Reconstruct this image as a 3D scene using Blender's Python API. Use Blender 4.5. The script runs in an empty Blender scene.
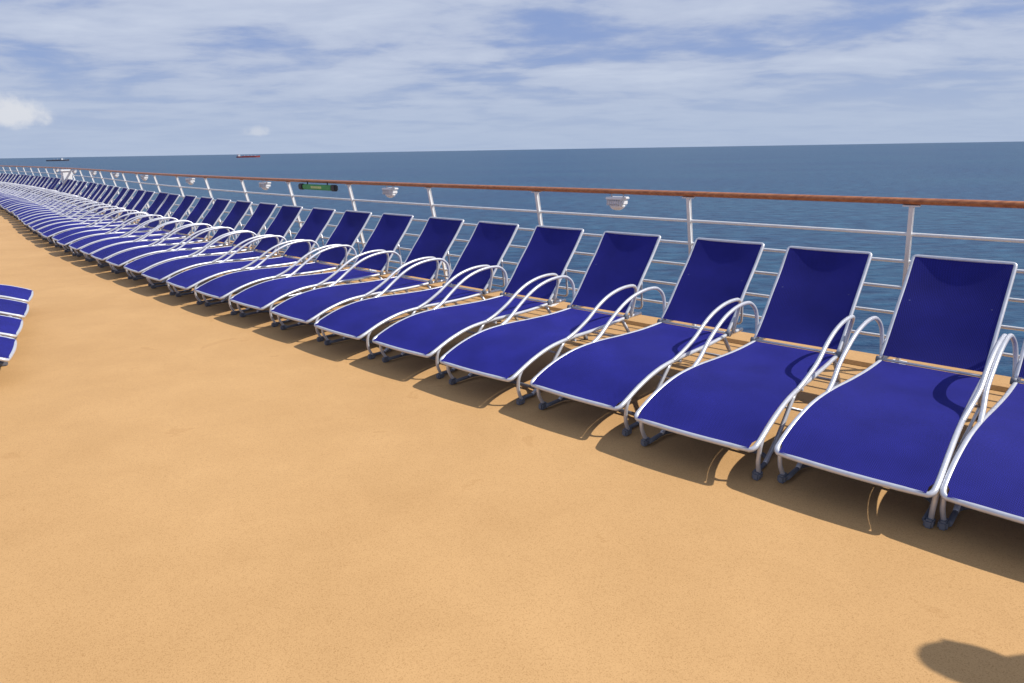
import bpy, bmesh, math, random
from mathutils import Vector, Matrix
random.seed(4)
sc=bpy.context.scene
R=math.radians
sc.view_settings.view_transform='Standard'
sc.view_settings.look='None'
sc.view_settings.exposure=0
H=1.55
# ---------------- helpers
def newmat(name):
    m=bpy.data.materials.new(name); m.use_nodes=True
    nt=m.node_tree; b=nt.nodes['Principled BSDF']
    return m,nt,b
def N(nt,t,**k):
    n=nt.nodes.new(t)
    for a,v in k.items(): setattr(n,a,v)
    return n
def simple(name,col,rough=.5,metal=0,var=.08,scale=20):
    m,nt,b=newmat(name)
    tc=N(nt,'ShaderNodeTexCoord'); no=N(nt,'ShaderNodeTexNoise'); no.inputs['Scale'].default_value=scale; no.inputs['Detail'].default_value=2
    nt.links.new(tc.outputs['Object'],no.inputs['Vector'])
    r=N(nt,'ShaderNodeValToRGB')
    r.color_ramp.elements[0].position=.3; r.color_ramp.elements[1].position=.7
    r.color_ramp.elements[0].color=[c*(1-var) for c in col]+[1]
    r.color_ramp.elements[1].color=[min(1,c*(1+var)) for c in col]+[1]
    nt.links.new(no.outputs['Fac'],r.inputs['Fac']); nt.links.new(r.outputs['Color'],b.inputs['Base Color'])
    b.inputs['Roughness'].default_value=rough; b.inputs['Metallic'].default_value=metal
    return m
def smooth(pts,n=6):
    P=[Vector(p) for p in pts]; out=[]
    L=len(P)
    for i in range(L-1):
        p0=P[max(i-1,0)];p1=P[i];p2=P[i+1];p3=P[min(i+2,L-1)]
        for j in range(n):
            t=j/n
            out.append(.5*((2*p1)+(-p0+p2)*t+(2*p0-5*p1+4*p2-p3)*t*t+(-p0+3*p1-3*p2+p3)*t**3))
    out.append(P[-1]); return out
def fillet(pts,r,n=6):
    P=[Vector(p) for p in pts]; out=[P[0]]
    for i in range(1,len(P)-1):
        a=(P[i-1]-P[i]); b=(P[i+1]-P[i]); rr=min(r,a.length*.49,b.length*.49)
        A=P[i]+a.normalized()*rr; B=P[i]+b.normalized()*rr
        for j in range(n+1):
            t=j/n; out.append(A*(1-t)**2+P[i]*2*t*(1-t)+B*t*t)
    out.append(P[-1]); return out
def tube(bm,pts,r,mi=0,sides=8,flat=1.0):
    P=[Vector(p) for p in pts]
    q=[P[0]]
    for p in P[1:]:
        if (p-q[-1]).length>1e-4:q.append(p)
    P=q; rings=[]
    T0=(P[1]-P[0]).normalized()
    up=Vector((0,0,1)) if abs(T0.z)<.9 else Vector((1,0,0))
    nrm=(up-T0*up.dot(T0)).normalized()
    for i,p in enumerate(P):
        T=(P[min(i+1,len(P)-1)]-P[max(i-1,0)]).normalized()
        nrm=(nrm-T*nrm.dot(T)).normalized(); bi=T.cross(nrm)
        rings.append([bm.verts.new(p+(nrm*math.cos(2*math.pi*k/sides)*flat+bi*math.sin(2*math.pi*k/sides))*r) for k in range(sides)])
    for a,b in zip(rings,rings[1:]):
        for k in range(sides):
            f=bm.faces.new((a[k],a[(k+1)%sides],b[(k+1)%sides],b[k])); f.material_index=mi; f.smooth=True
    f=bm.faces.new(rings[0][::-1]); f.material_index=mi
    f=bm.faces.new(rings[-1]); f.material_index=mi
def box(bm,c,s,mi=0,rot=None,bev=0):
    r=bmesh.ops.create_cube(bm,size=1)
    vs=r['verts']
    M=Matrix.Translation(Vector(c))@(rot.to_4x4() if rot else Matrix())@Matrix.Diagonal((s[0],s[1],s[2],1))
    for v in vs: v.co=M@v.co
    fs=set(f for v in vs for f in v.link_faces)
    for f in fs: f.material_index=mi
    if bev:
        es=list(set(e for v in vs for e in v.link_edges))
        g=bmesh.ops.bevel(bm,geom=es,offset=bev,segments=2,affect='EDGES')
        for f in g['faces']: f.material_index=mi
def mesh(bm,name,mats):
    me=bpy.data.meshes.new(name); bmesh.ops.recalc_face_normals(bm,faces=bm.faces[:]); bm.to_mesh(me); bm.free()
    for m in mats: me.materials.append(m)
    return me
def obj(name,me,parent=None):
    o=bpy.data.objects.new(name,me); sc.collection.objects.link(o)
    if parent: o.parent=parent
    return o
def empty(name):
    o=bpy.data.objects.new(name,None); sc.collection.objects.link(o); o.empty_display_size=.2; return o

# ---------------- path of the lounger front line
KEY=[(-30,137.5),(4,137.5),(12,132),(18,128),(30,132),(60,140),(80,140)]
def heading(s):
    for (a,ha),(b,hb) in zip(KEY,KEY[1:]):
        if s<=b:
            t=(s-a)/(b-a); return ha+(hb-ha)*max(0,t)
    return KEY[-1][1]
ds=.05; S0=-20; S1=62
tab={}
p=Vector((1.454,2.607)); tab[0]=p.copy()
i=0
while i*ds<S1:
    h=R(heading((i+.5)*ds)); p=p+Vector((math.cos(h),math.sin(h)))*ds; i+=1; tab[i]=p.copy()
p=Vector((1.454,2.607)); i=0
while i*ds>S0:
    h=R(heading((i-.5)*ds)); p=p-Vector((math.cos(h),math.sin(h)))*ds; i-=1; tab[i]=p.copy()
def at(s,off=0,z=0):
    i=round(s/ds); i=max(min(tab),min(max(tab),i)); b=tab[i]
    h=R(heading(s)); q=Vector((math.cos(h),math.sin(h))); b=b+q*(s-i*ds)
    pp=Vector((math.sin(h),-math.cos(h)))
    r=b+pp*off
    return Vector((r.x,r.y,z))

# ---------------- materials
mdeck,nt,b=newmat('deck_coating')
tc=N(nt,'ShaderNodeTexCoord')
n1=N(nt,'ShaderNodeTexNoise'); n1.inputs['Scale'].default_value=.8; n1.inputs['Detail'].default_value=4; n1.inputs['Roughness'].default_value=.6
n2=N(nt,'ShaderNodeTexVoronoi'); n2.inputs['Scale'].default_value=320
n3=N(nt,'ShaderNodeTexNoise'); n3.inputs['Scale'].default_value=2.3; n3.inputs['Detail'].default_value=6; n3.inputs['Roughness'].default_value=.62; n3.inputs['Distortion'].default_value=.6
for n in (n1,n2,n3): nt.links.new(tc.outputs['Object'],n.inputs['Vector'])
r1=N(nt,'ShaderNodeValToRGB'); r1.color_ramp.elements[0].position=.35; r1.color_ramp.elements[1].position=.65
r1.color_ramp.elements[0].color=(.54,.318,.132,1); r1.color_ramp.elements[1].color=(.595,.358,.154,1)
nt.links.new(n1.outputs['Fac'],r1.inputs['Fac'])
sx_=N(nt,'ShaderNodeSeparateColor'); nt.links.new(n2.outputs['Color'],sx_.inputs[0])
r2=N(nt,'ShaderNodeValToRGB'); r2.color_ramp.elements[0].position=.0; r2.color_ramp.elements[1].position=.6
r2.color_ramp.elements[0].color=(.76,.72,.66,1); r2.color_ramp.elements[1].color=(1.02,1.02,1.02,1)
e_=r2.color_ramp.elements.new(.15); e_.color=(.91,.89,.87,1)
nt.links.new(sx_.outputs[0],r2.inputs['Fac'])
r3=N(nt,'ShaderNodeValToRGB'); r3.color_ramp.elements[0].position=.42; r3.color_ramp.elements[1].position=.64
r3.color_ramp.elements[0].color=(.955,.95,.94,1); r3.color_ramp.elements[1].color=(1,1,1,1)
e_=r3.color_ramp.elements.new(.66); e_.color=(.92,.90,.87,1); e_=r3.color_ramp.elements.new(.75); e_.color=(.97,.96,.95,1)
nt.links.new(n3.outputs['Fac'],r3.inputs['Fac'])
m1=N(nt,'ShaderNodeMixRGB',blend_type='MULTIPLY'); m1.inputs[0].default_value=1
m2=N(nt,'ShaderNodeMixRGB',blend_type='MULTIPLY'); m2.inputs[0].default_value=1
nt.links.new(r1.outputs[0],m1.inputs[1]); nt.links.new(r2.outputs[0],m1.inputs[2])
nt.links.new(m1.outputs[0],m2.inputs[1]); nt.links.new(r3.outputs[0],m2.inputs[2])
nt.links.new(m2.outputs[0],b.inputs['Base Color'])
b.inputs['Roughness'].default_value=.7; b.inputs['Specular IOR Level'].default_value=.2
bp=N(nt,'ShaderNodeBump'); bp.inputs['Strength'].default_value=.12; bp.inputs['Distance'].default_value=.0015
nt.links.new(n2.outputs['Distance'],bp.inputs['Height']); nt.links.new(bp.outputs['Normal'],b.inputs['Normal'])

mwhite=simple('white_paint',(.74,.75,.76),.4,0,.06,12)
mframe=simple('silver_powder_coat',(.60,.61,.65),.34,.35,.06,30)
mfoot_shade=simple('grey_plastic_foot_shaded_loop',(.14,.15,.18),.5,0,.1,40)
mhull=simple('hull_white',(.7,.71,.72),.5,0,.08,2)
mdark=simple('dark_plastic',(.03,.03,.035),.5)
mwood,nt,b=newmat('varnished_teak')
tc=N(nt,'ShaderNodeTexCoord'); mp=N(nt,'ShaderNodeMapping'); mp.inputs['Rotation'].default_value=(0,0,R(-137)); mp.inputs['Scale'].default_value=(1.2,30,30)
no=N(nt,'ShaderNodeTexNoise'); no.inputs['Scale'].default_value=1.5; no.inputs['Detail'].default_value=4
nt.links.new(tc.outputs['Object'],mp.inputs[0]); nt.links.new(mp.outputs[0],no.inputs['Vector'])
r=N(nt,'ShaderNodeValToRGB'); r.color_ramp.elements[0].position=.3; r.color_ramp.elements[1].position=.7
r.color_ramp.elements[0].color=(.28,.085,.028,1); r.color_ramp.elements[1].color=(.48,.18,.065,1)
nt.links.new(no.outputs['Fac'],r.inputs['Fac']); nt.links.new(r.outputs[0],b.inputs['Base Color']); b.inputs['Roughness'].default_value=.4
def fabric(name,k,transl):
    m,nt,b=newmat(name)
    tc=N(nt,'ShaderNodeTexCoord')
    ck=N(nt,'ShaderNodeTexChecker'); ck.inputs['Scale'].default_value=260
    ck.inputs['Color1'].default_value=(.007*k,.009*k,.10*k,1); ck.inputs['Color2'].default_value=(.028*k,.028*k,.30*k,1)
    nt.links.new(tc.outputs['Object'],ck.inputs['Vector'])
    no=N(nt,'ShaderNodeTexNoise'); no.inputs['Scale'].default_value=4; no.inputs['Detail'].default_value=3
    oi=N(nt,'ShaderNodeObjectInfo'); ad=N(nt,'ShaderNodeVectorMath',operation='ADD')
    nt.links.new(tc.outputs['Object'],ad.inputs[0]); nt.links.new(oi.outputs['Location'],ad.inputs[1]); nt.links.new(ad.outputs[0],no.inputs['Vector'])
    mr=N(nt,'ShaderNodeMapRange'); mr.inputs['From Min'].default_value=.3; mr.inputs['From Max'].default_value=.7; mr.inputs['To Min'].default_value=.84; mr.inputs['To Max'].default_value=1.1
    nt.links.new(no.outputs['Fac'],mr.inputs['Value'])
    mo=N(nt,'ShaderNodeMath',operation='MULTIPLY_ADD'); nt.links.new(oi.outputs['Random'],mo.inputs[0]); mo.inputs[1].default_value=.16; mo.inputs[2].default_value=.92
    mq=N(nt,'ShaderNodeMath',operation='MULTIPLY'); nt.links.new(mo.outputs[0],mq.inputs[0]); nt.links.new(mr.outputs[0],mq.inputs[1])
    mx=N(nt,'ShaderNodeVectorMath',operation='SCALE'); nt.links.new(ck.outputs['Color'],mx.inputs[0]); nt.links.new(mq.outputs[0],mx.inputs['Scale'])
    nt.links.new(mx.outputs[0],b.inputs['Base Color']); b.inputs['Roughness'].default_value=.7; b.inputs['Specular IOR Level'].default_value=.14
    bp=N(nt,'ShaderNodeBump'); bp.inputs['Strength'].default_value=.3; bp.inputs['Distance'].default_value=.001
    nt.links.new(ck.outputs['Fac'],bp.inputs['Height']); nt.links.new(bp.outputs['Normal'],b.inputs['Normal'])
    tl=N(nt,'ShaderNodeBsdfTranslucent'); nt.links.new(mx.outputs[0],tl.inputs['Color'])
    s1=N(nt,'ShaderNodeMixShader'); s1.inputs[0].default_value=transl
    nt.links.new(b.outputs[0],s1.inputs[1]); nt.links.new(tl.outputs[0],s1.inputs[2])
    nt.links.new(s1.outputs[0],nt.nodes['Material Output'].inputs['Surface'])
    return m
mseat=fabric('blue_sling_seat',1.0,.05)
mback=fabric('blue_sling_back',.95,.10)
# sea
msea,nt,b=newmat('sea_water')
tc=N(nt,'ShaderNodeTexCoord')
mp=N(nt,'ShaderNodeMapping'); mp.inputs['Rotation'].default_value=(0,0,R(12)); mp.inputs['Scale'].default_value=(.6,1.2,1)
nt.links.new(tc.outputs['Object'],mp.inputs[0])
w1=N(nt,'ShaderNodeTexNoise'); w1.inputs['Scale'].default_value=.2; w1.inputs['Detail'].default_value=5; w1.inputs['Roughness'].default_value=.62
w2=N(nt,'ShaderNodeTexNoise'); w2.inputs['Scale'].default_value=.004; w2.inputs['Detail'].default_value=6; w2.inputs['Roughness'].default_value=.65
nt.links.new(mp.outputs[0],w1.inputs['Vector']); nt.links.new(mp.outputs[0],w2.inputs['Vector'])
r=N(nt,'ShaderNodeValToRGB'); r.color_ramp.elements[0].position=.36; r.color_ramp.elements[1].position=.68
r.color_ramp.elements[0].color=(.004,.032,.085,1); r.color_ramp.elements[1].color=(.028,.105,.18,1)
nt.links.new(w1.outputs['Fac'],r.inputs['Fac'])
r2=N(nt,'ShaderNodeValToRGB'); r2.color_ramp.elements[0].position=.40; r2.color_ramp.elements[1].position=.60
r2.color_ramp.elements[0].color=(.74,.82,.94,1); r2.color_ramp.elements[1].color=(1.15,1.12,1.05,1)
nt.links.new(w2.outputs['Fac'],r2.inputs['Fac'])
mm=N(nt,'ShaderNodeMixRGB',blend_type='MULTIPLY'); mm.inputs[0].default_value=1
nt.links.new(r.outputs[0],mm.inputs[1]); nt.links.new(r2.outputs[0],mm.inputs[2]); nt.links.new(mm.outputs[0],b.inputs['Base Color'])
b.inputs['Roughness'].default_value=.35; b.inputs['Specular IOR Level'].default_value=.15
bp=N(nt,'ShaderNodeBump'); bp.inputs['Strength'].default_value=1; bp.inputs['Distance'].default_value=1.2
nt.links.new(w1.outputs['Fac'],bp.inputs['Height']); nt.links.new(bp.outputs['Normal'],b.inputs['Normal'])

# ---------------- sea
bm=bmesh.new()
seg=96; rings=[]
for rr in [300,1500,8000,80000]:
    rings.append([bm.verts.new((rr*math.cos(2*math.pi*k/seg),rr*math.sin(2*math.pi*k/seg),0)) for k in range(seg)])
bm.faces.new(rings[0])
for a,c in zip(rings,rings[1:]):
    for k in range(seg): bm.faces.new((a[k],c[k],c[(k+1)%seg],a[(k+1)%seg]))
sea=obj('sea',mesh(bm,'sea',[msea])); SEA=-28; sea.location.z=SEA

# ---------------- deck
bm=bmesh.new(); prev=None
s=S0
EDGE=2.5
while s<=S1:
    row=[bm.verts.new(at(s,EDGE)),bm.verts.new(at(s,0)),bm.verts.new(at(s,-8)),bm.verts.new(at(s,-16))]
    if prev:
        for k in range(3): bm.faces.new((prev[k],row[k],row[k+1],prev[k+1]))
    prev=row; s+=1
obj('deck',mesh(bm,'deck',[mdeck]))
bm=bmesh.new(); prev=None; s=S0
while s<=S1:
    prof=[(EDGE-.24,.003),(EDGE-.22,.03),(EDGE+.04,.03),(EDGE+.06,.02),(EDGE+.06,-1.2),(EDGE+.5,-1.3),(EDGE+.5,SEA-1)]
    row=[bm.verts.new(at(s,o,z)) for o,z in prof]
    if prev:
        for k in range(len(prof)-1):
            f=bm.faces.new((prev[k],row[k],row[k+1],prev[k+1])); f.material_index=1 if k<2 else 0
    prev=row; s+=1
obj('ship_hull',mesh(bm,'ship_hull',[mhull,mdeck]))

# ---------------- railing
rail=empty('ship_railing')
TOP=(2.12,1.19); BOT=(2.35,.03)
def lean(z): 
    t=(z-BOT[1])/(TOP[1]-BOT[1]); return BOT[0]+(TOP[0]-BOT[0])*t
sl=[-14+.5*i for i in range(int((S1-2+14)/.5))]
bm=bmesh.new()
tube(bm,[at(s,TOP[0],TOP[1]) for s in sl],.034,0,12,.62)
obj('top_handrail',mesh(bm,'top_handrail',[mwood]),rail)
bm=bmesh.new()
for z in (.975,.79,.605,.42,.235):
    tube(bm,[at(s,lean(z)+.0,z) for s in sl],.0115,0,8)
obj('horizontal_bars',mesh(bm,'horizontal_bars',[mwhite]),rail)
bm=bmesh.new()
s=.41-1.58*9
while s<S1-3:
    a=at(s,BOT[0],BOT[1]); c=at(s,TOP[0],TOP[1]-.03)
    h=R(heading(s)); q=Vector((math.cos(h),math.sin(h),0)); d=(c-a).normalized(); n=q.cross(d)
    rot=Matrix((q,n,d)).transposed()
    box(bm,(a+c)/2,(.018,.034,(c-a).length),0,rot,.004)
    box(bm,a+Vector((0,0,.006)),(.09,.12,.012),0,rot,0)
    box(bm,c+d*.004,(.10,.036,.008),0,rot,0)
    s+=1.58
obj('posts',mesh(bm,'posts',[mwhite]),rail)

def lampmesh():
    bm=bmesh.new()
    box(bm,(0,0,0),(.17,.12,.022),0,None,.006)
    box(bm,(0,0,-.035),(.155,.105,.05),0,None,.012)
    for k in range(7): box(bm,(-.066+.022*k,-.054,-.035),(.007,.012,.05),1)
    g=bmesh.ops.create_uvsphere(bm,u_segments=20,v_segments=12,radius=.5)
    for v in g['verts']:
        v.co=Vector((v.co.x*.15,v.co.y*.10,min(0,v.co.z)*.09-.058))
        for f in v.link_faces: f.smooth=True; f.material_index=0
    for x in (-.06,.06): tube(bm,[(x,0,.005),(x,0,.04)],.006,1,6)
    return mesh(bm,'rail_lamp',[mwhite,mframe])
lm=lampmesh()
s=2.66
while s<30:
    o=obj('rail_lamp',lm); o.location=at(s,TOP[0],TOP[1]-.055); o.rotation_euler=(0,0,R(heading(s)-180)); s+=3.2
mgreen=simple('green_sign',(.03,.30,.08),.4); myel=simple('sign_lettering',(.75,.75,.3),.5)
e=empty('green_tube_sign')
bm=bmesh.new()
box(bm,(0,0,0),(.72,.045,.07),0,None,.012)
for k in range(9): box(bm,(-.12+.03*k,-.0235,0),(.017,.003,.03),1)
box(bm,(.41,0,0),(.10,.06,.08),2,None,.012); box(bm,(-.41,0,0),(.10,.06,.08),2,None,.012)
for x in (-.25,.25): tube(bm,[(x,0,.03),(x,0,.075)],.008,2)
o=obj('sign_body',mesh(bm,'sign_body',[mgreen,myel,mdark]),e)
e.location=at(7.45,TOP[0]-.03,TOP[1]-.075); e.rotation_euler=(0,0,R(heading(7.45)-180))

# ---------------- sun lounger
WF=.320; WR=.257
def wid(y):
    t=min(1,max(0,(y-.10)/1.28)); t=.5*t+.5*t*t*(3-2*t)
    return WF+(WR-WF)*t
def lounger():
    bm=bmesh.new()
    prof=[(1.62,.30),(1.40,.305),(1.15,.299),(.90,.304),(.65,.314),(.42,.306),(.22,.266),(.06,.210)]
    sm=smooth([(0,y,z) for y,z in prof],5)
    right=[Vector((wid(p.y),p.y,p.z)) for p in sm]
    left=[Vector((-wid(p.y),p.y,p.z)) for p in sm][::-1]
    front=[]
    for k in range(1,7):
        a=math.pi/2*k/7
        front.append(Vector((WF-.025+.025*math.cos(a),.045-.035*math.sin(a),.206-.020*math.sin(a))))
    fr2=[Vector((-v.x,v.y,v.z)) for v in front][::-1]
    mid=[Vector((x,.006-.010*(1-(x/.25)**2),.185)) for x in (.22,.1,0,-.1,-.22)]
    tube(bm,right+front+mid+fr2+left,.0128,0,10)
    rows=smooth([(0,y,z) for y,z in [(1.385,.31),(1.15,.305),(.90,.311),(.65,.321),(.42,.313),(.22,.274),(.06,.218),(.0,.194)]],4)
    nx=10; prev=None
    for j,p_ in enumerate(rows):
        t=j/(len(rows)-1); sag=.016*math.sin(math.pi*min(1,max(0,t)))
        w=wid(p_.y)-.010 if p_.y>.05 else WF-.022
        row=[bm.verts.new(((-1+2*i/nx)*w,p_.y,p_.z-sag*(1-(-1+2*i/nx)**2)+.002)) for i in range(nx+1)]
        if prev:
            for i in range(nx):
                f=bm.faces.new((prev[i],prev[i+1],row[i+1],row[i])); f.material_index=1; f.smooth=True
        prev=row
    B=[(1.40,.325),(1.50,.43),(1.63,.585),(1.75,.72),(1.85,.845)]
    WB=WR+.002
    sb=smooth([(0,y,z) for y,z in B],4)
    pr=[Vector((WB,p.y,p.z)) for p in sb]
    pts=pr[:-1]+fillet([pr[-1],pr[-1]+Vector((0,.022,.028)),Vector((-WB,pr[-1].y+.022,pr[-1].z+.028)),Vector((-WB,pr[-1].y,pr[-1].z))],.022,4)+[Vector((-v.x,v.y,v.z)) for v in pr[:-1]][::-1]
    tube(bm,pts,.0116,0,10)
    prev=None
    for j,p_ in enumerate(smooth([(0,y,z) for y,z in [(1.405,.34),(1.50,.437),(1.63,.592),(1.75,.727),(1.845,.85),(1.868,.874)]],4)):
        t=j/20; sag=.020*math.sin(math.pi*t)
        row=[bm.verts.new(((-1+2*i/nx)*(WB-.008),p_.y+sag*(1-(-1+2*i/nx)**2)-.004,p_.z-.6*sag*(1-(-1+2*i/nx)**2))) for i in range(nx+1)]
        if prev:
            for i in range(nx):
                f=bm.faces.new((prev[i],prev[i+1],row[i+1],row[i])); f.material_index=2; f.smooth=True
        prev=row
    tube(bm,[(-WR,1.397,.318),(WR,1.397,.318)],.008,0,8)
    tube(bm,[(-WR,1.60,.30),(WR,1.60,.30)],.011,0,8)
    w7=wid(.72); tube(bm,[(-w7,.72,.283),(w7,.72,.283)],.010,0,8)
    tube(bm,fillet([(-.21,1.68,.635),(-.21,1.72,.31),(.21,1.72,.31),(.21,1.68,.635)],.04,4),.009,0,8)
    for sx in (-1,1):
        xa=sx*(.318)
        arm=smooth([(sx*wid(.60),.60,.314),(sx*(wid(.7)+.014),.70,.350),(xa,.82,.415),(xa,.94,.485),(xa,1.06,.534),(xa,1.20,.562),(xa,1.34,.566),(sx*.312,1.43,.545),(sx*(WR+.035),1.475,.475),(sx*(WR+.010),1.46,.31)],5)
        tube(bm,arm,.0122,0,10)
        tube(bm,[(sx*(WR-.004),1.395,.315),(sx*(WR+.024),1.395,.315)],.020,3,12)
        xr=sx*WR*.97
        tube(bm,fillet([(xr,1.36,.30),(xr,1.60,.02)],.02),.0125,0,8)
        tube(bm,[(xr,1.594,.03),(xr,1.604,.0)],.018,3,8)
        tube(bm,smooth([(sx*.285,.30,.05),(sx*.275,.75,.085),(sx*.262,1.2,.10),(sx*WR*.97,1.53,.10)],4),.009,0,8)
    tube(bm,[(-WR*.97,1.53,.1),(WR*.97,1.53,.1)],.010,0,8)
    tube(bm,[(-.272,.90,.092),(.272,.90,.092)],.009,0,8)
    for sx in (-1,1):
        tube(bm,smooth([(sx*WF,.12,.234),(sx*WF,.085,.18),(sx*WF*.99,.085,.10),(sx*WF*.97,.12,.032)],5),.0110,0,8)
        box(bm,(sx*(WF-.012),.115,.02),(.036,.06,.04),3,None,.008)
    xl=WF-.03
    tube(bm,fillet([(-xl,.12,.022),(-xl,.36,.022),(xl,.36,.022),(xl,.12,.022)],.11,6),.012,3,8)  # front frame loop in dark foot grey: seat shade put into its colour
    for sx in (-1,1): tube(bm,smooth([(sx*xl,.25,.022),(sx*xl,.40,.12),(sx*wid(.58)*.98,.58,.302)],5),.012,0,8)
    return mesh(bm,'sun_lounger',[mframe,mseat,mback,mfoot_shade])
lm=lounger()
PITCH=.772
def place(loc,rot,nj=1):
    o=obj('sun_lounger',lm)
    o.location=loc+Vector((random.uniform(-.008,.008),random.uniform(-.008,.008),0))*nj
    o.rotation_euler=(0,0,R(rot+random.uniform(-1.1,1.1)*nj))
k=-2
while k*PITCH<52:
    s=k*PITCH; off=random.uniform(-.025,.025)
    if k==0: s=.055; off=.03
    if k==-1: s=-.61; off=.05
    if k==-2: s=-1.32
    place(at(s,off),heading(s)-180,1 if k>0 else .3); k+=1
for k in range(4): place(Vector((-3.68-.41*k,4.85+.67*k,0)),121,.6)

# ---------------- small white locker far along the row
bm=bmesh.new()
box(bm,(0,0,.55),(.30,.26,1.1),0,None,.02); box(bm,(0,0,1.13),(.36,.32,.06),0,None,.015); box(bm,(0,-.14,.6),(.2,.02,.7),0,None,.006)
o=obj('deck_locker',mesh(bm,'deck_locker',[mwhite,mdark])); o.location=at(25.5,1.95); o.rotation_euler=(0,0,R(heading(25)-180))

# ---------------- person standing beside the row (outside the photograph, throws the shadow in its corner)
def person(loc,rotz):
    root=empty('person'); root.location=loc; root.rotation_euler=(0,0,R(rotz))
    mskin=simple('skin',(.50,.28,.19),.55,0,.05,6); mshirt=simple('shirt_cloth',(.25,.30,.38),.85,0,.08,9)
    mtrou=simple('trouser_cloth',(.06,.07,.10),.9,0,.1,9); mshoe=simple('shoe_leather',(.05,.035,.025),.5); mhair=simple('hair_brown',(.05,.03,.018),.7,0,.3,60)
    V=[];E=[];RD=[]
    def add(co,r,par=None):
        V.append(co);RD.append(r if isinstance(r,tuple) else (r,r)); i=len(V)-1
        if par is not None:E.append((par,i))
        return i
    pel=add((0,0,.98),(.155,.105)); wst=add((0,.005,1.12),(.135,.095),pel); ch=add((0,0,1.30),(.16,.115),wst)
    ut=add((0,.01,1.43),(.12,.085),ch); nk=add((0,0,1.51),.056,ut); add((0,-.01,1.58),.055,nk)
    for sx in (-1,1):
        hp=add((sx*.095,0,.90),.095,pel); kn=add((sx*.105,-.015,.50),.062,hp); ca=add((sx*.108,.01,.36),.056,kn); an=add((sx*.11,.02,.09),.038,ca)
        bl=add((sx*.115,-.06,.045),.038,an); add((sx*.12,-.15,.035),.032,bl)
        sh=add((sx*.175,.01,1.42),.06,ut); el_=add((sx*.245,.02,1.14),.042,sh); wr=add((sx*.265,-.04,.89),.027,el_)
        hd=add((sx*.268,-.055,.83),(.034,.020),wr)
        for j,(dy,L,zz) in enumerate(((-.030,.068,0),(-.010,.078,0),(.010,.072,0),(.028,.056,0))):
            a=add((sx*.268,-.055+dy,.785),.0095,hd); c=add((sx*.264,-.058+dy,.785-L*.55),.0088,a); add((sx*.255,-.064+dy,.785-L),.0075,c)
        t1=add((sx*.262,-.088,.838),.0110,hd); t2=add((sx*.258,-.108,.808),.0100,t1); add((sx*.254,-.114,.782),.0085,t2)
    me=bpy.data.meshes.new('body'); me.from_pydata(V,E,[]); o=bpy.data.objects.new('body',me); sc.collection.objects.link(o)
    m=o.modifiers.new('skin','SKIN'); m.use_smooth_shade=True
    for d,rr in zip(me.skin_vertices[0].data,RD): d.radius=rr
    me.skin_vertices[0].data[0].use_root=True
    m2=o.modifiers.new('sub','SUBSURF'); m2.levels=2; m2.render_levels=2
    bpy.context.view_layer.update()
    dg=bpy.context.evaluated_depsgraph_get()
    nm=bpy.data.meshes.new_from_object(o.evaluated_get(dg)); o.modifiers.clear(); o.data=nm; o.parent=root
    nm.materials.clear()
    for mt in (mskin,mshirt,mtrou,mshoe): nm.materials.append(mt)
    for f in nm.polygons:
        c=f.center; f.use_smooth=True
        if c.z<.10: f.material_index=3
        elif abs(c.x)>.19 and c.z<1.2: f.material_index=0
        elif c.z<1.0: f.material_index=2
        elif c.z<1.485: f.material_index=1
        else: f.material_index=0
    bm=bmesh.new(); g=bmesh.ops.create_uvsphere(bm,u_segments=40,v_segments=28,radius=1)
    for v in g['verts']:
        x,y,z=v.co
        w=.078*(1-.22*max(0,-z)); 
        X=x*w; Y=y*.098; Z=z*.118
        if z<-.1 and y<0: Y*=1-.12*(-z)
        if y<0:
            fx=math.exp(-(x/.16)**2)
            Y-=.024*fx*math.exp(-((z+.12)/.14)**2)
            Y-=.006*math.exp(-(x/.3)**2)*math.exp(-((z+.47)/.07)**2)
            Y+=.010*math.exp(-((abs(x)-.4)/.16)**2)*math.exp(-((z-.06)/.12)**2)
            Y-=.008*math.exp(-(x/.35)**2)*math.exp(-((z+.8)/.15)**2)
        v.co=(X,Y,Z)
    for f in bm.faces:
        f.smooth=True; c=f.calc_center_median()
        if abs(c.z+.055)<.006 and abs(c.x)<.024 and c.y<0: f.material_index=1
    for sx in (-1,1):
        g=bmesh.ops.create_uvsphere(bm,u_segments=12,v_segments=8,radius=1)
        for v in g['verts']:
            v.co=Vector((sx*.079+v.co.x*.008,.008+v.co.y*.018,-.005+v.co.z*.032))
        g=bmesh.ops.create_uvsphere(bm,u_segments=14,v_segments=10,radius=.0125)
        fs=set()
        for v in g['verts']:
            v.co=v.co+Vector((sx*.031,-.080,.006)); fs|=set(v.link_faces)
        for f in fs:
            f.material_index=3 if (f.calc_center_median()-Vector((sx*.031,-.0925,.006))).length<.0062 else 2
    hd=obj('head',mesh(bm,'head',[mskin,simple('lips',(.35,.12,.10)),simple('eye_white',(.8,.8,.78),.2),simple('iris',(.05,.03,.02),.2)]),root); hd.location=(0,-.018,1.665)
    bm=bmesh.new(); g=bmesh.ops.create_uvsphere(bm,u_segments=32,v_segments=20,radius=1)
    for v in g['verts']:
        x,y,z=v.co; n_=1+.03*math.sin(19*x+7*y)*math.cos(13*z)
        v.co=(x*.087*n_,y*.106*n_+.010,z*.118*n_+.014)
    dele=[v for v in bm.verts if v.co.z<-.05 or (v.co.y<-.03 and v.co.z<.065)]
    bmesh.ops.delete(bm,geom=dele,context='VERTS')
    for f in bm.faces: f.smooth=True
    hr=obj('hair',mesh(bm,'hair',[mhair]),root); hr.location=(0,-.018,1.665)
person(at(-1.89,.30),200)

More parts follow.
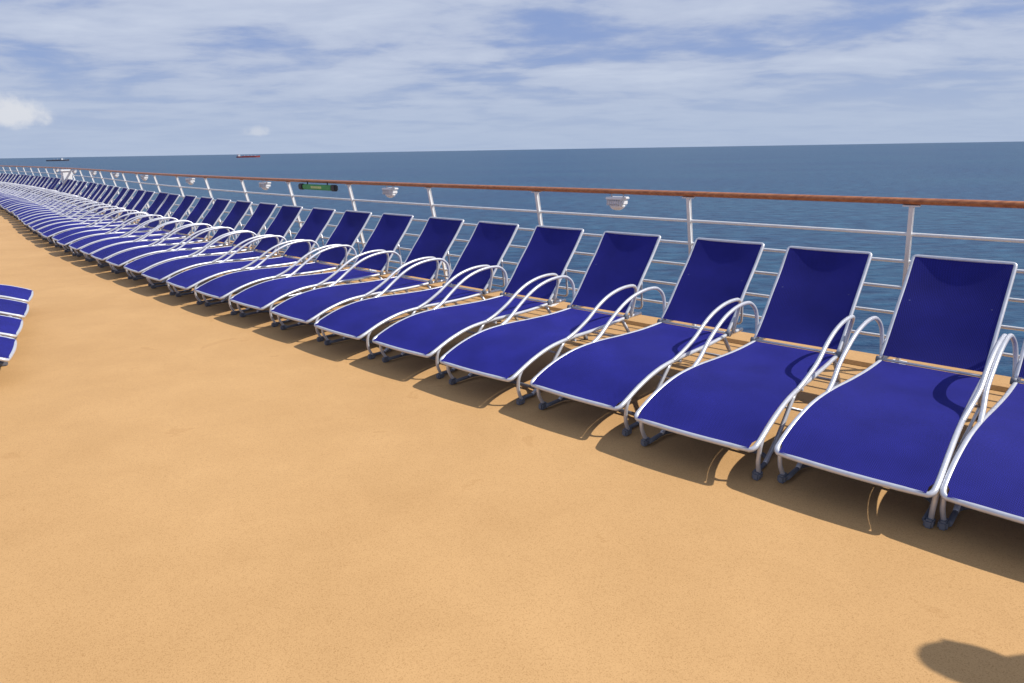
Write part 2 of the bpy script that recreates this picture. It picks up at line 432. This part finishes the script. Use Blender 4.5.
# ---------------- ships
def ship(name,hullcol,L,loc,rot,supx):
    mh=simple(name+'_hull',hullcol,.6)
    bm=bmesh.new()
    n=14; prev=None
    for i in range(n+1):
        t=i/n; x=(t-.5)*L; w=L*.075*min(1,(1-t)*5+.02)*min(1,t*8+.6); z=L*.06+ (L*.02 if t>.9 else 0)
        row=[bm.verts.new((x,-w*.8,-1)),bm.verts.new((x+(L*.015 if t>.95 else 0),-w,z)),bm.verts.new((x+(L*.015 if t>.95 else 0),w,z)),bm.verts.new((x,w*.8,-1))]
        if prev:
            for k in range(3): bm.faces.new((prev[k],row[k],row[k+1],prev[k+1]))
        else: bm.faces.new(row)
        prev=row
    bm.faces.new(prev[::-1])
    zt=L*.06
    sx=(supx-.5)*L
    box(bm,(sx,0,zt+L*.035),(L*.09,L*.11,L*.07),1); box(bm,(sx+L*.01,0,zt+L*.08),(L*.05,L*.13,L*.02),1)
    box(bm,(sx-L*.05,0,zt+L*.05),(L*.025,L*.03,L*.08),0)
    for t in (.35,.5,.65,.8): tube(bm,[((t-.5)*L,0,zt),((t-.5)*L,0,zt+L*.05)],L*.005,1,6)
    box(bm,(L*.05,0,zt+L*.006),(L*.6,L*.08,L*.01),0)
    o=obj(name,mesh(bm,name,[mh,mwhite])); o.location=loc; o.rotation_euler=(0,0,R(rot))
def dirpos(az,D): return (D*math.sin(R(az)),D*math.cos(R(az)),SEA)
ship('cargo_ship',(.30,.05,.04),190,dirpos(-20.2,6500),20,.12)
ship('cargo_ship.001',(.05,.05,.07),150,dirpos(-32.5,6500),35,.7)

# ---------------- light
v=Vector((.59+.58*.676,-.541+.58*.737,1.0)).normalized()
el=math.asin(v.z); az=math.atan2(v.x,v.y)
sd=bpy.data.lights.new('sun','SUN'); sd.energy=4.8; sd.angle=R(.5); sd.color=(1,.95,.88)
so=bpy.data.objects.new('sun',sd); sc.collection.objects.link(so); so.rotation_euler=v.to_track_quat('Z','Y').to_euler(); so.location=(10,-5,20)
w=bpy.data.worlds.new('World'); sc.world=w; w.use_nodes=True; nt=w.node_tree
bg=nt.nodes['Background']; bg.inputs['Strength'].default_value=.088
sky=N(nt,'ShaderNodeTexSky'); sky.sky_type='NISHITA'; sky.sun_disc=False; sky.sun_elevation=el; sky.sun_rotation=az
sky.air_density=1.0; sky.dust_density=.6; sky.ozone_density=2
tc=N(nt,'ShaderNodeTexCoord'); sp=N(nt,'ShaderNodeSeparateXYZ'); nt.links.new(tc.outputs['Generated'],sp.inputs[0])
def M(op,a,b_=None,c=None):
    n=N(nt,'ShaderNodeMath',operation=op)
    for i,x in enumerate((a,b_,c)):
        if x is None: continue
        if isinstance(x,(int,float)): n.inputs[i].default_value=x
        else: nt.links.new(x,n.inputs[i])
    return n.outputs[0]
def MIX(f,a,b_):
    n=N(nt,'ShaderNodeMixRGB')
    for i,x in enumerate((f,a,b_)):
        if isinstance(x,(int,float,tuple)): n.inputs[i].default_value=x
        else: nt.links.new(x,n.inputs[i])
    return n.outputs[0]
base=MIX(.78,sky.outputs[0],(3.0,4.1,7.6,1))
zz=M('ADD',M('MAXIMUM',sp.outputs['Z'],0),.105)
cx=M('DIVIDE',sp.outputs['X'],zz); cy=M('DIVIDE',sp.outputs['Y'],zz)
cb=N(nt,'ShaderNodeCombineXYZ'); nt.links.new(cx,cb.inputs[0]); nt.links.new(cy,cb.inputs[1])
mp=N(nt,'ShaderNodeMapping'); mp.inputs['Rotation'].default_value=(0,0,R(-16)); mp.inputs['Location'].default_value=(5.4,2.3,0); mp.inputs['Scale'].default_value=(.8,1.0,1); nt.links.new(cb.outputs[0],mp.inputs[0])
c1=N(nt,'ShaderNodeTexNoise'); c1.inputs['Scale'].default_value=.95; c1.inputs['Detail'].default_value=7; c1.inputs['Roughness'].default_value=.56; c1.inputs['Distortion'].default_value=.5
c2=N(nt,'ShaderNodeTexNoise'); c2.inputs['Scale'].default_value=3.0; c2.inputs['Detail'].default_value=6; c2.inputs['Roughness'].default_value=.56; c2.inputs['Distortion'].default_value=.3
nt.links.new(mp.outputs[0],c1.inputs['Vector']); nt.links.new(mp.outputs[0],c2.inputs['Vector'])
cs=M('ADD',M('MULTIPLY',c1.outputs['Fac'],.68),M('MULTIPLY',c2.outputs['Fac'],.32))
mr=N(nt,'ShaderNodeMapRange'); mr.interpolation_type='SMOOTHSTEP'; mr.inputs['From Min'].default_value=.36; mr.inputs['From Max'].default_value=.53; mr.inputs['To Max'].default_value=.93
nt.links.new(cs,mr.inputs['Value'])
cr=N(nt,'ShaderNodeValToRGB'); cr.color_ramp.elements[0].position=.36; cr.color_ramp.elements[1].position=.66
cr.color_ramp.elements[0].color=(4.2,5.0,7.1,1); cr.color_ramp.elements[1].color=(6.8,7.5,9.0,1)
nt.links.new(cs,cr.inputs['Fac'])
last=MIX(mr.outputs[0],base,cr.outputs[0])
hz=N(nt,'ShaderNodeMapRange'); hz.interpolation_type='SMOOTHSTEP'; hz.inputs['From Min'].default_value=0; hz.inputs['From Max'].default_value=.14; hz.inputs['To Min'].default_value=.88; hz.inputs['To Max'].default_value=0
nt.links.new(sp.outputs['Z'],hz.inputs['Value'])
last=MIX(hz.outputs[0],last,(4.9,5.9,7.8,1))
nn=N(nt,'ShaderNodeTexNoise'); nn.inputs['Scale'].default_value=34; nn.inputs['Detail'].default_value=6; nn.inputs['Roughness'].default_value=.6; nt.links.new(tc.outputs['Generated'],nn.inputs['Vector'])
def puff(az,elv,sx,sz,last,op):
    d=Vector((math.sin(R(az))*math.cos(R(elv)),math.cos(R(az))*math.cos(R(elv)),math.sin(R(elv))))
    rt=Vector((math.cos(R(az)),-math.sin(R(az)),0))
    dn=N(nt,'ShaderNodeVectorMath',operation='DOT_PRODUCT'); nt.links.new(tc.outputs['Generated'],dn.inputs[0]); dn.inputs[1].default_value=rt
    ff=N(nt,'ShaderNodeVectorMath',operation='DOT_PRODUCT'); nt.links.new(tc.outputs['Generated'],ff.inputs[0]); ff.inputs[1].default_value=d
    x=M('DIVIDE',dn.outputs['Value'],sx); z=M('DIVIDE',M('SUBTRACT',sp.outputs['Z'],math.sin(R(elv))),sz)
    z=M('MULTIPLY',z,M('ADD',1.0,M('MULTIPLY',M('LESS_THAN',z,0),.9)))
    r2=M('ADD',M('MULTIPLY',x,x),M('MULTIPLY',z,z))
    val=M('SUBTRACT',1.15,M('ADD',M('SQRT',r2),M('MULTIPLY',M('SUBTRACT',nn.outputs['Fac'],.5),2.2)))
    m_=N(nt,'ShaderNodeMapRange'); m_.interpolation_type='SMOOTHSTEP'; m_.inputs['From Min'].default_value=0; m_.inputs['From Max'].default_value=.9; nt.links.new(val,m_.inputs['Value'])
    fac=M('MULTIPLY',M('MULTIPLY',m_.outputs[0],op),M('GREATER_THAN',ff.outputs['Value'],.5))
    return MIX(fac,last,(8.4,8.6,9.1,1))
last=puff(-34.6,2.6,.042,.028,last,.85)
last=puff(-19.4,1.5,.018,.009,last,.45)
nt.links.new(last,bg.inputs['Color'])

# ---------------- camera
cd=bpy.data.cameras.new('camera'); cam=bpy.data.objects.new('camera',cd); sc.collection.objects.link(cam)
cd.sensor_width=36; cd.lens=24; cd.clip_end=200000; cd.clip_start=.05
cam.matrix_world=Matrix.Translation((0,0,H))@Matrix.Rotation(R(90-15.7),4,'X')@Matrix.Rotation(R(-.95),4,'Z')
sc.camera=cam
